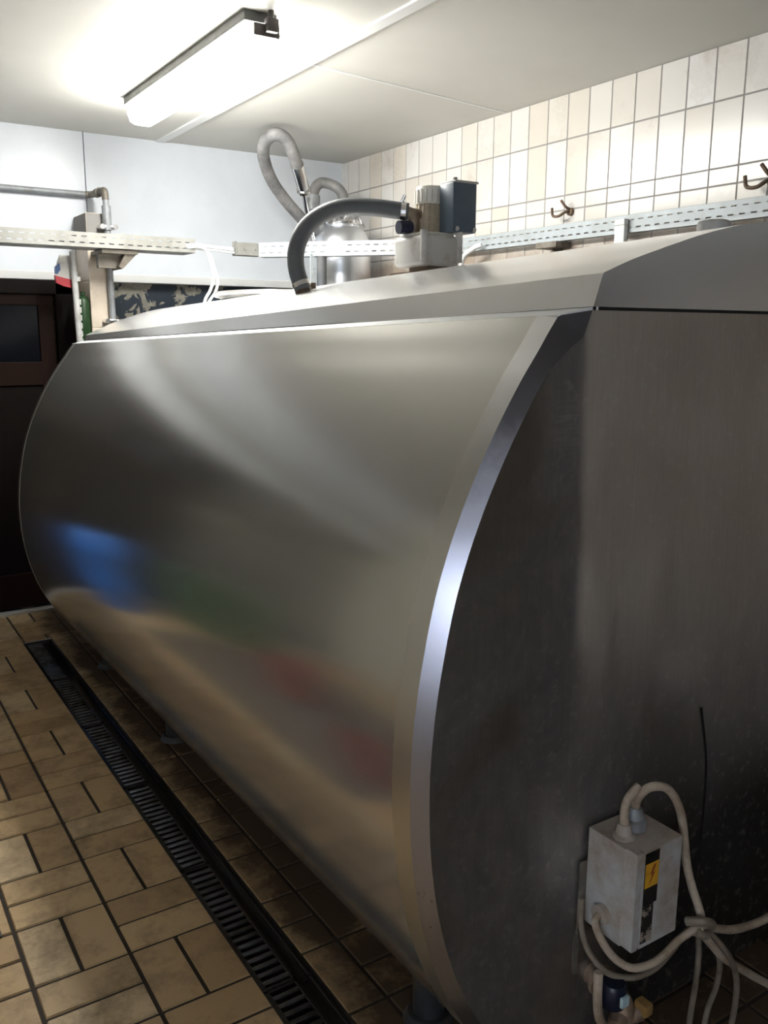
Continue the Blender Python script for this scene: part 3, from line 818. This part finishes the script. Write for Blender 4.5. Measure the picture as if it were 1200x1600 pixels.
tag(obj('black_pipe', bm, M['rubber']), 'short black upright pipe behind the dark hose under the corner tray', 'pipe')

# ------------------------------------------------------------------ agitator pump on the hood and its hose
G = Group('agitator_pump', 'grey pump with white capped motor and blue grey terminal box on the tank hood', 'pump', (1.79, 2.49, 1.78))
bm = new(); box(bm, (1.735, 2.43, 1.772), (1.85, 2.545, 1.82), .006); box(bm, (1.70, 2.41, 1.772), (1.73, 2.58, 1.792), .004); G.part('foot', bm, M['rust'])
bm = new(); box(bm, (1.704, 2.420, 1.815), (1.858, 2.592, 1.915), .016, seg=3); box(bm, (1.718, 2.435, 1.912), (1.845, 2.578, 1.925), .005)
for (x, y) in ((1.708, 2.424), (1.850, 2.424)):
    cyl(bm, (x + .005, y, 1.83), (x + .005, y, 1.928), .012, 12)
G.part('gear_housing', bm, M['pump_grey'])
bm = new(); cyl(bm, (1.822, 2.546, 1.92), (1.822, 2.546, 2.045), .044, 32)
for k in range(14):
    a_ = 2 * PI * k / 14; box(bm, (1.822 + .044 * math.cos(a_) - .004, 2.546 + .044 * math.sin(a_) - .004, 1.925), (1.822 + .044 * math.cos(a_) + .004, 2.546 + .044 * math.sin(a_) + .004, 2.03))
G.part('motor_body', bm, M['pump_beige'])
bm = new(); lathe(bm, [(.0, 2.025), (.050, 2.025), (.052, 2.033), (.051, 2.070), (.046, 2.082), (.0, 2.085)], (1.822, 2.546, 0), 36)
for k in range(18):
    a_ = 2 * PI * k / 18; box(bm, (1.822 + .051 * math.cos(a_) - .003, 2.546 + .051 * math.sin(a_) - .003, 2.03), (1.822 + .051 * math.cos(a_) + .003, 2.546 + .051 * math.sin(a_) + .003, 2.07))
G.part('fan_cap', bm, M['pump_white'])
bm = new(); box(bm, (1.819, 2.412, 1.926), (1.917, 2.490, 2.085), .006); tb = G.part('terminal_box', bm, M['pump_blue'])
bm = new(); box(bm, (1.823, 2.408, 2.083), (1.921, 2.494, 2.090), .002)
G.part('lid', bm, M['pump_grey'], tb)
for p, q in (((1.833, 2.414, 1.937), (1.833, 2.405, 1.937)), ((1.905, 2.414, 1.937), (1.905, 2.405, 1.937)), ((1.833, 2.42, 2.088), (1.833, 2.42, 2.098))):
    bm = new(); cyl(bm, p, q, .008, 10); G.part('screw', bm, M['chrome'], tb)
bm = new(); tube(bm, [(1.725, 2.555, 1.997), (1.742, 2.548, 1.993), (1.752, 2.543, 1.975), (1.753, 2.542, 1.92)], .019, 16); cyl(bm, (1.735, 2.55, 1.996), (1.80, 2.546, 1.99), .017, 14); G.part('inlet_elbow', bm, M['elbow_brown'])
bm = new(); cyl(bm, (1.742, 2.545, 1.947), (1.695, 2.548, 1.945), .022, 18); box(bm, (1.703, 2.53, 1.926), (1.735, 2.565, 1.95), .004); G.part('knob', bm, M['navy'])
G = Group('suction_hose', 'thick dark grey hose arching from the hood up to the pump', 'hose', (1.40, 2.70, 1.735))
hp = [(1.410, 2.694, 1.738), (1.398, 2.716, 1.808), (1.405, 2.728, 1.871), (1.433, 2.725, 1.934), (1.483, 2.704, 1.983), (1.549, 2.668, 2.010), (1.63, 2.616, 2.011), (1.735, 2.548, 1.997)]
bm = new(); tube(bm, hp, .0285, 22); G.part('tube', bm, M['rubber'])
bm = new(); tube(bm, [(1.714, 2.563, 1.9995), (1.728, 2.554, 1.998)], .0315, 22, smooth=False); cyl(bm, (1.715, 2.56, 2.03), (1.722, 2.55, 2.05), .006, 8); G.part('hose_clamp', bm, M['clamp'])
bm = new(); tube(bm, [(1.4085, 2.697, 1.748), (1.4055, 2.703, 1.762)], .0315, 22, smooth=False); G.part('hose_clamp', bm, M['clamp'])
bm = new(); cyl(bm, (1.41, 2.693, 1.725), (1.409, 2.695, 1.745), .026, 18); cyl(bm, (1.46, 2.72, 1.742), (1.46, 2.72, 1.765), .012, 12); G.part('socket', bm, M['rust'])

# ------------------------------------------------------------------ control box, cables and valve on the tank's near end
FY = 1.086      # near end plane (world)
G = Group('control_box', 'dusty grey control box with yellow warning sticker on the tank end', 'control box', (1.25, FY, .46))
bx0, bx1, bz0, bz1 = 1.176, 1.304, .458, .662
yf = .965
bm = new()
# stepped plan outline extruded vertically: body, raised left ridge, recessed sticker field
plan = [(bx0, FY - .004), (bx0, .992), (bx0 + .004, .990), (bx0 + .004, yf), (bx0 + .019, yf), (bx0 + .019, yf + .012), (bx0 + .024, yf + .012), (bx0 + .024, yf), (bx1, yf), (bx1, FY - .004)]
a = [bm.verts.new((x, y, bz0)) for x, y in plan]; b = [bm.verts.new((x, y, bz1)) for x, y in plan]
bm.faces.new(a[::-1]); bm.faces.new(b)
for k in range(len(plan)):
    bm.faces.new((a[k], a[(k + 1) % len(plan)], b[(k + 1) % len(plan)], b[k]))
for f in bm.faces:
    if f.calc_center_median().z > bz1 - .0001: f.material_index = 1
body = G.part('body', bm, [M['box_grey'], M['box_top']], smooth=False)
bm = new(); box(bm, (bx0 + .026, yf - .0012, .548), (bx0 + .064, yf, .657)); stk = G.part('sticker', bm, M['black'], smooth=False)
bm = new(); box(bm, (bx0 + .026, yf - .0012, .468), (bx0 + .056, yf, .5478)); G.part('worn_sticker', bm, M['worn'], smooth=False)
bm = new(); box(bm, (bx0 + .027, yf - .0018, .585), (bx0 + .063, yf - .001, .635)); G.part('warning_field', bm, M['yellow'], stk, smooth=False)
bm = new()      # lightning bolt
bolt = [(.050, .631), (.040, .611), (.046, .612), (.038, .590), (.053, .614), (.047, .613), (.055, .630)]
bolt = [(bx0 + x, z) for x, z in bolt]
prism(bm, bolt, yf - .0024, yf - .0016); G.part('bolt_symbol', bm, M['red_mark'], stk, smooth=False)
bm = new(); lathe(bm, [(0, 0), (.020, 0), (.021, .005), (.015, .008), (.014, .022), (.011, .028), (0, .028)], (1.205, 1.022, bz1), 20); G.part('cable_gland', bm, M['box_top'])
bm = new(); lathe(bm, [(0, 0), (.023, 0), (.024, .018), (.018, .022), (.016, .038), (.012, .044), (0, .044)], (1.247, 1.035, bz1), 20); G.part('cable_gland', bm, M['conduit'])
bm = new(); cyl(bm, (bx0 + .002, 1.035, .502), (bx0 - .012, 1.035, .502), .020, 18); G.part('side_plug', bm, M['box_top'])
bm = new(); box(bm, (1.158, FY - .004, .43), (1.20, FY + .0005, .59), .0015); box(bm, (1.150, FY - .003, .27), (1.166, FY + .0005, .43), .001); G.part('mounting_plate', bm, M['bracket'], smooth=False)
# cables
def cable(pts, r, m, label):
    bm = new(); tube(bm, pts, r, 12); return tag(obj('cable', bm, m), label, 'cable')
cable([(1.205, 1.022, .688), (1.203, 1.022, .712), (1.210, 1.022, .738), (1.238, 1.022, .758)], .0085, M['beige_cable'], 'short beige cable stub rising from the left gland of the control box')
cable([(1.247, 1.035, .703), (1.240, 1.022, .735), (1.250, 1.008, .757), (1.276, 1.0, .756), (1.304, 1.0, .737), (1.331, 1.0, .700), (1.349, 1.0, .655), (1.360, 1.0, .61), (1.366, .995, .56), (1.376, .985, .51), (1.382, .972, .475), (1.382, .962, .450)],
      .0085, M['beige_cable'], 'beige cable arching out of the right gland down past the control box')
cable([(1.372, .960, .443), (1.335, .955, .446), (1.299, .955, .441), (1.265, .955, .427), (1.226, .957, .420), (1.185, .965, .425), (1.160, .985, .442), (1.148, 1.01, .470), (1.150, 1.03, .495), (1.165, 1.035, .502)],
      .0075, M['beige_cable'], 'pale cable looping under the control box to its side plug')
cable([(1.375, .968, .437), (1.345, .972, .430), (1.305, .972, .402), (1.255, .972, .385), (1.20, .978, .388), (1.155, 1.0, .405), (1.135, 1.03, .44), (1.134, 1.052, .485), (1.142, 1.060, .53)],
      .0062, M['beige_cable_dark'], 'darker outer cable loop hanging below the control box')
cable([(1.371, .962, .447), (1.415, .960, .422), (1.479, .960, .391), (1.543, .960, .375), (1.609, .960, .368), (1.70, .962, .37), (1.85, .97, .33)], .0085, M['beige_cable'], 'beige cable leaving the knot to the right, the upper of the two')
cable([(1.365, .955, .440), (1.413, .952, .384), (1.454, .952, .339), (1.539, .952, .269), (1.628, .952, .199), (1.74, .95, .115), (1.84, .93, .012)], .0085, M['beige_cable'], 'beige cable sloping down to the right from the knot')
cable([(1.385, .978, .440), (1.398, .978, .400), (1.405, .978, .340), (1.405, .98, .274), (1.396, .98, .19), (1.39, .98, .012)], .0060, M['beige_cable_dark'], 'dull cable hanging from the knot, nearest the control box')
cable([(1.395, .970, .430), (1.425, .968, .395), (1.451, .967, .349), (1.464, .967, .305), (1.458, .968, .256), (1.438, .97, .205), (1.425, .97, .10), (1.42, .97, .012)], .0058, M['beige_cable_dark'], 'dull cable hanging from the knot, the middle of three')
cable([(1.400, .955, .420), (1.440, .945, .372), (1.470, .943, .326), (1.491, .943, .272), (1.496, .945, .211), (1.490, .948, .13), (1.485, .95, .012)], .0062, M['beige_cable_dark'], 'dull cable hanging from the knot, farthest right of three')
bm = new(); tube(bm, [(1.352, .975, .452), (1.362, .948, .464), (1.390, .945, .450), (1.400, .955, .428), (1.375, .948, .428), (1.352, .955, .442)], .009, 12)
tag(obj('cable_tie', bm, M['beige_cable_dark']), 'dark wrapped knot holding the cables beside the control box', 'cable tie')
# outlet valve below
G = Group('outlet_valve', 'tarnished brass valve with dark blue cap low on the tank end', 'valve', (1.21, FY, .26))
bm = new(); tube(bm, [(1.205, FY + .01, .325), (1.205, 1.03, .325), (1.203, .998, .315), (1.20, .99, .28), (1.20, .99, .17)], .022, 18); cyl(bm, (1.205, 1.05, .325), (1.205, 1.06, .325), .032, 18)
cyl(bm, (1.20, .99, .29), (1.20, .99, .265), .030, 6); cyl(bm, (1.21, .985, .290), (1.232, .975, .300), .016, 14); cyl(bm, (1.19, .985, .30), (1.165, .978, .295), .014, 14)
G.part('body', bm, M['brass'])
bm = new(); lathe(bm, [(0, 0), (.024, 0), (.026, .005), (.026, .040), (.021, .048), (0, .05)], (1.160, .985, .345), 24); G.part('blue_cap', bm, M['blue_cap'])
bm = new(); box(bm, (1.152, .954, .356), (1.172, .962, .378), .002); G.part('pale_tab', bm, M['light_blue'], smooth=False)
bm = new(); tube(bm, [(1.128, .995, .42), (1.124, .99, .37), (1.126, .985, .33), (1.145, .98, .295), (1.17, .975, .26)], .009, 10); G.part('bent_tube', bm, M['beige_cable'])
bm = new(); box(bm, (1.222, .955, .300), (1.245, .985, .326), .004); G.part('handle', bm, M['brass_yellow'])
# thin black wire on the tank end
bm = new(); tube(bm, [(1.507, 1.094, 0.825), (1.534, 1.091, 0.694), (1.533, 1.087, 0.543), (1.518, 1.083, 0.425), (1.51, 1.082, 0.395)], .0025, 8)
tag(obj('thin_wire', bm, M['black']), 'thin black wire hanging down the grimy tank end', 'wire')

# ------------------------------------------------------------------ drain grates
def grate(y0, y1):
    e = bpy.data.objects.new('drain_grate', None); COL.objects.link(e); e.location = (.85, (y0 + y1) / 2, -.02); e.empty_display_size = .05
    bm = new()
    c = (.85, (y0 + y1) / 2, -.02)
    zt, zb = -.010, -.026
    for lo, hi in (((DR0 + .002, y0, zb), (DR0 + .016, y1, zt)), ((.864, y0, zb), (.874, y1, zt)), ((DR1 - .012, y0, zb - .006), (DR1 - .001, y1, zt - .006)), ((DR0 + .002, y0, zb), (.874, y0 + .008, zt)), ((DR0 + .002, y1 - .008, zb), (.874, y1, zt)), ((.872, y0, zb - .012), (DR1 - .001, y1, zb - .004))):
        box(bm, lo, hi, .0015, seg=1)
    o = obj('frame', bm, M['grate'], e, smooth=False); o.data.transform(Matrix.Translation(-Vector(c)))
    bm = new(); n = int(round((y1 - y0 - .02) / .031))
    for k in range(n):
        y = y0 + .012 + (k + .5) * (y1 - y0 - .024) / n
        cyl(bm, (DR0 + .014, y, -.0165), (.866, y, -.0165), .0075, 10)
    o = obj('bars', bm, M['bars'], e); o.data.transform(Matrix.Translation(-Vector(c)))
    return e
n = 9; y0 = DY0 + .004; step = (DY1 - DY0 - .008) / n
labels = []
for k in range(n - 1, -1, -1):
    i = n - 1 - k
    g_ = grate(y0 + k * step + .002, y0 + (k + 1) * step - .002)
    tag(g_, ['black drain grate at the far end of the channel, by the door', 'second black drain grate from the door', 'third black drain grate from the door', 'fourth black drain grate from the door',
             'fifth black drain grate from the door', 'sixth black drain grate from the door, at the photo bottom', 'seventh black drain grate from the door', 'eighth black drain grate from the door', 'black drain grate at the near end of the channel'][i], 'drain grate', 'black grates in the floor drain')

# ------------------------------------------------------------------ things along the back left, seen mirrored in the tank, and an added mat
G = Group('plastic_drum', 'blue plastic drum by the back door, mirrored in the tank side', 'drum', (.24, 4.90, 0))
bm = new(); lathe(bm, [(0, 0), (.15, 0), (.17, .02), (.18, .18), (.185, .2), (.18, .22), (.18, .44), (.185, .46), (.18, .48), (.165, .60), (.14, .63), (0, .635)], (.24, 4.90, 0), 40); G.part('body', bm, M['blue_plastic'])
bm = new(); lathe(bm, [(0, .63), (.05, .63), (.05, .66), (0, .66)], (.29, 4.84, 0), 20); G.part('cap', bm, M['navy'])
G = Group('plastic_crate', 'green plastic crate standing left of the blue drum', 'crate', (-.50, 4.75, 0))
bm = new(); box(bm, (-.80, 4.5, 0), (-.22, 5.0, .02))
for lo, hi in (((-.80, 4.5, 0), (-.78, 5.0, .55)), ((-.24, 4.5, 0), (-.22, 5.0, .55)), ((-.80, 4.5, 0), (-.22, 4.52, .55)), ((-.80, 4.98, 0), (-.22, 5.0, .55))):
    box(bm, lo, hi, .004)
G.part('body', bm, M['green_plastic'], smooth=False)
bm = new()
for lo, hi in (((-.82, 4.48, .53), (-.77, 5.02, .56)), ((-.25, 4.48, .53), (-.20, 5.02, .56)), ((-.82, 4.48, .53), (-.20, 4.53, .56)), ((-.82, 4.97, .53), (-.20, 5.02, .56))):
    box(bm, lo, hi, .004)
G.part('rim', bm, M['green_plastic'], smooth=False)
bm = new(); box(bm, (-1.1, 2.3, .0005), (.27, 4.42, .008), .003)  # unseen mat, added to darken the floor mirrored in the tank
tag(obj('added_dark_mat', bm, M['added_mat'], None, smooth=False), 'unseen dark mat added under the red buckets to darken the mirrored floor', 'mat')
def bucket(x, y, h, r, label):
    G = Group('bucket', label, 'bucket', (x, y, .009))
    bm = new(); lathe(bm, [(0, 0), (r * .8, 0), (r, h), (r * 1.04, h), (r * 1.04, h - .02), (r * .97, h - .02), (r * .96, h - .01), (r * .78, .02), (0, .02)], (x, y, .009), 36); G.part('body', bm, M['red_plastic'])
    bm = new(); tube(bm, [(x - r, y, h - .01), (x - r * .7, y - .03, h + r * .5), (x, y - .04, h + r * .75), (x + r * .7, y - .03, h + r * .5), (x + r, y, h - .01)], .004, 8); G.part('handle', bm, M['chrome'])
bucket(-.30, 3.45, .32, .15, 'red bucket standing farther from the camera, mirrored in the tank side')
bucket(-.02, 2.48, .26, .12, 'red bucket standing nearer the camera, mirrored in the tank side')
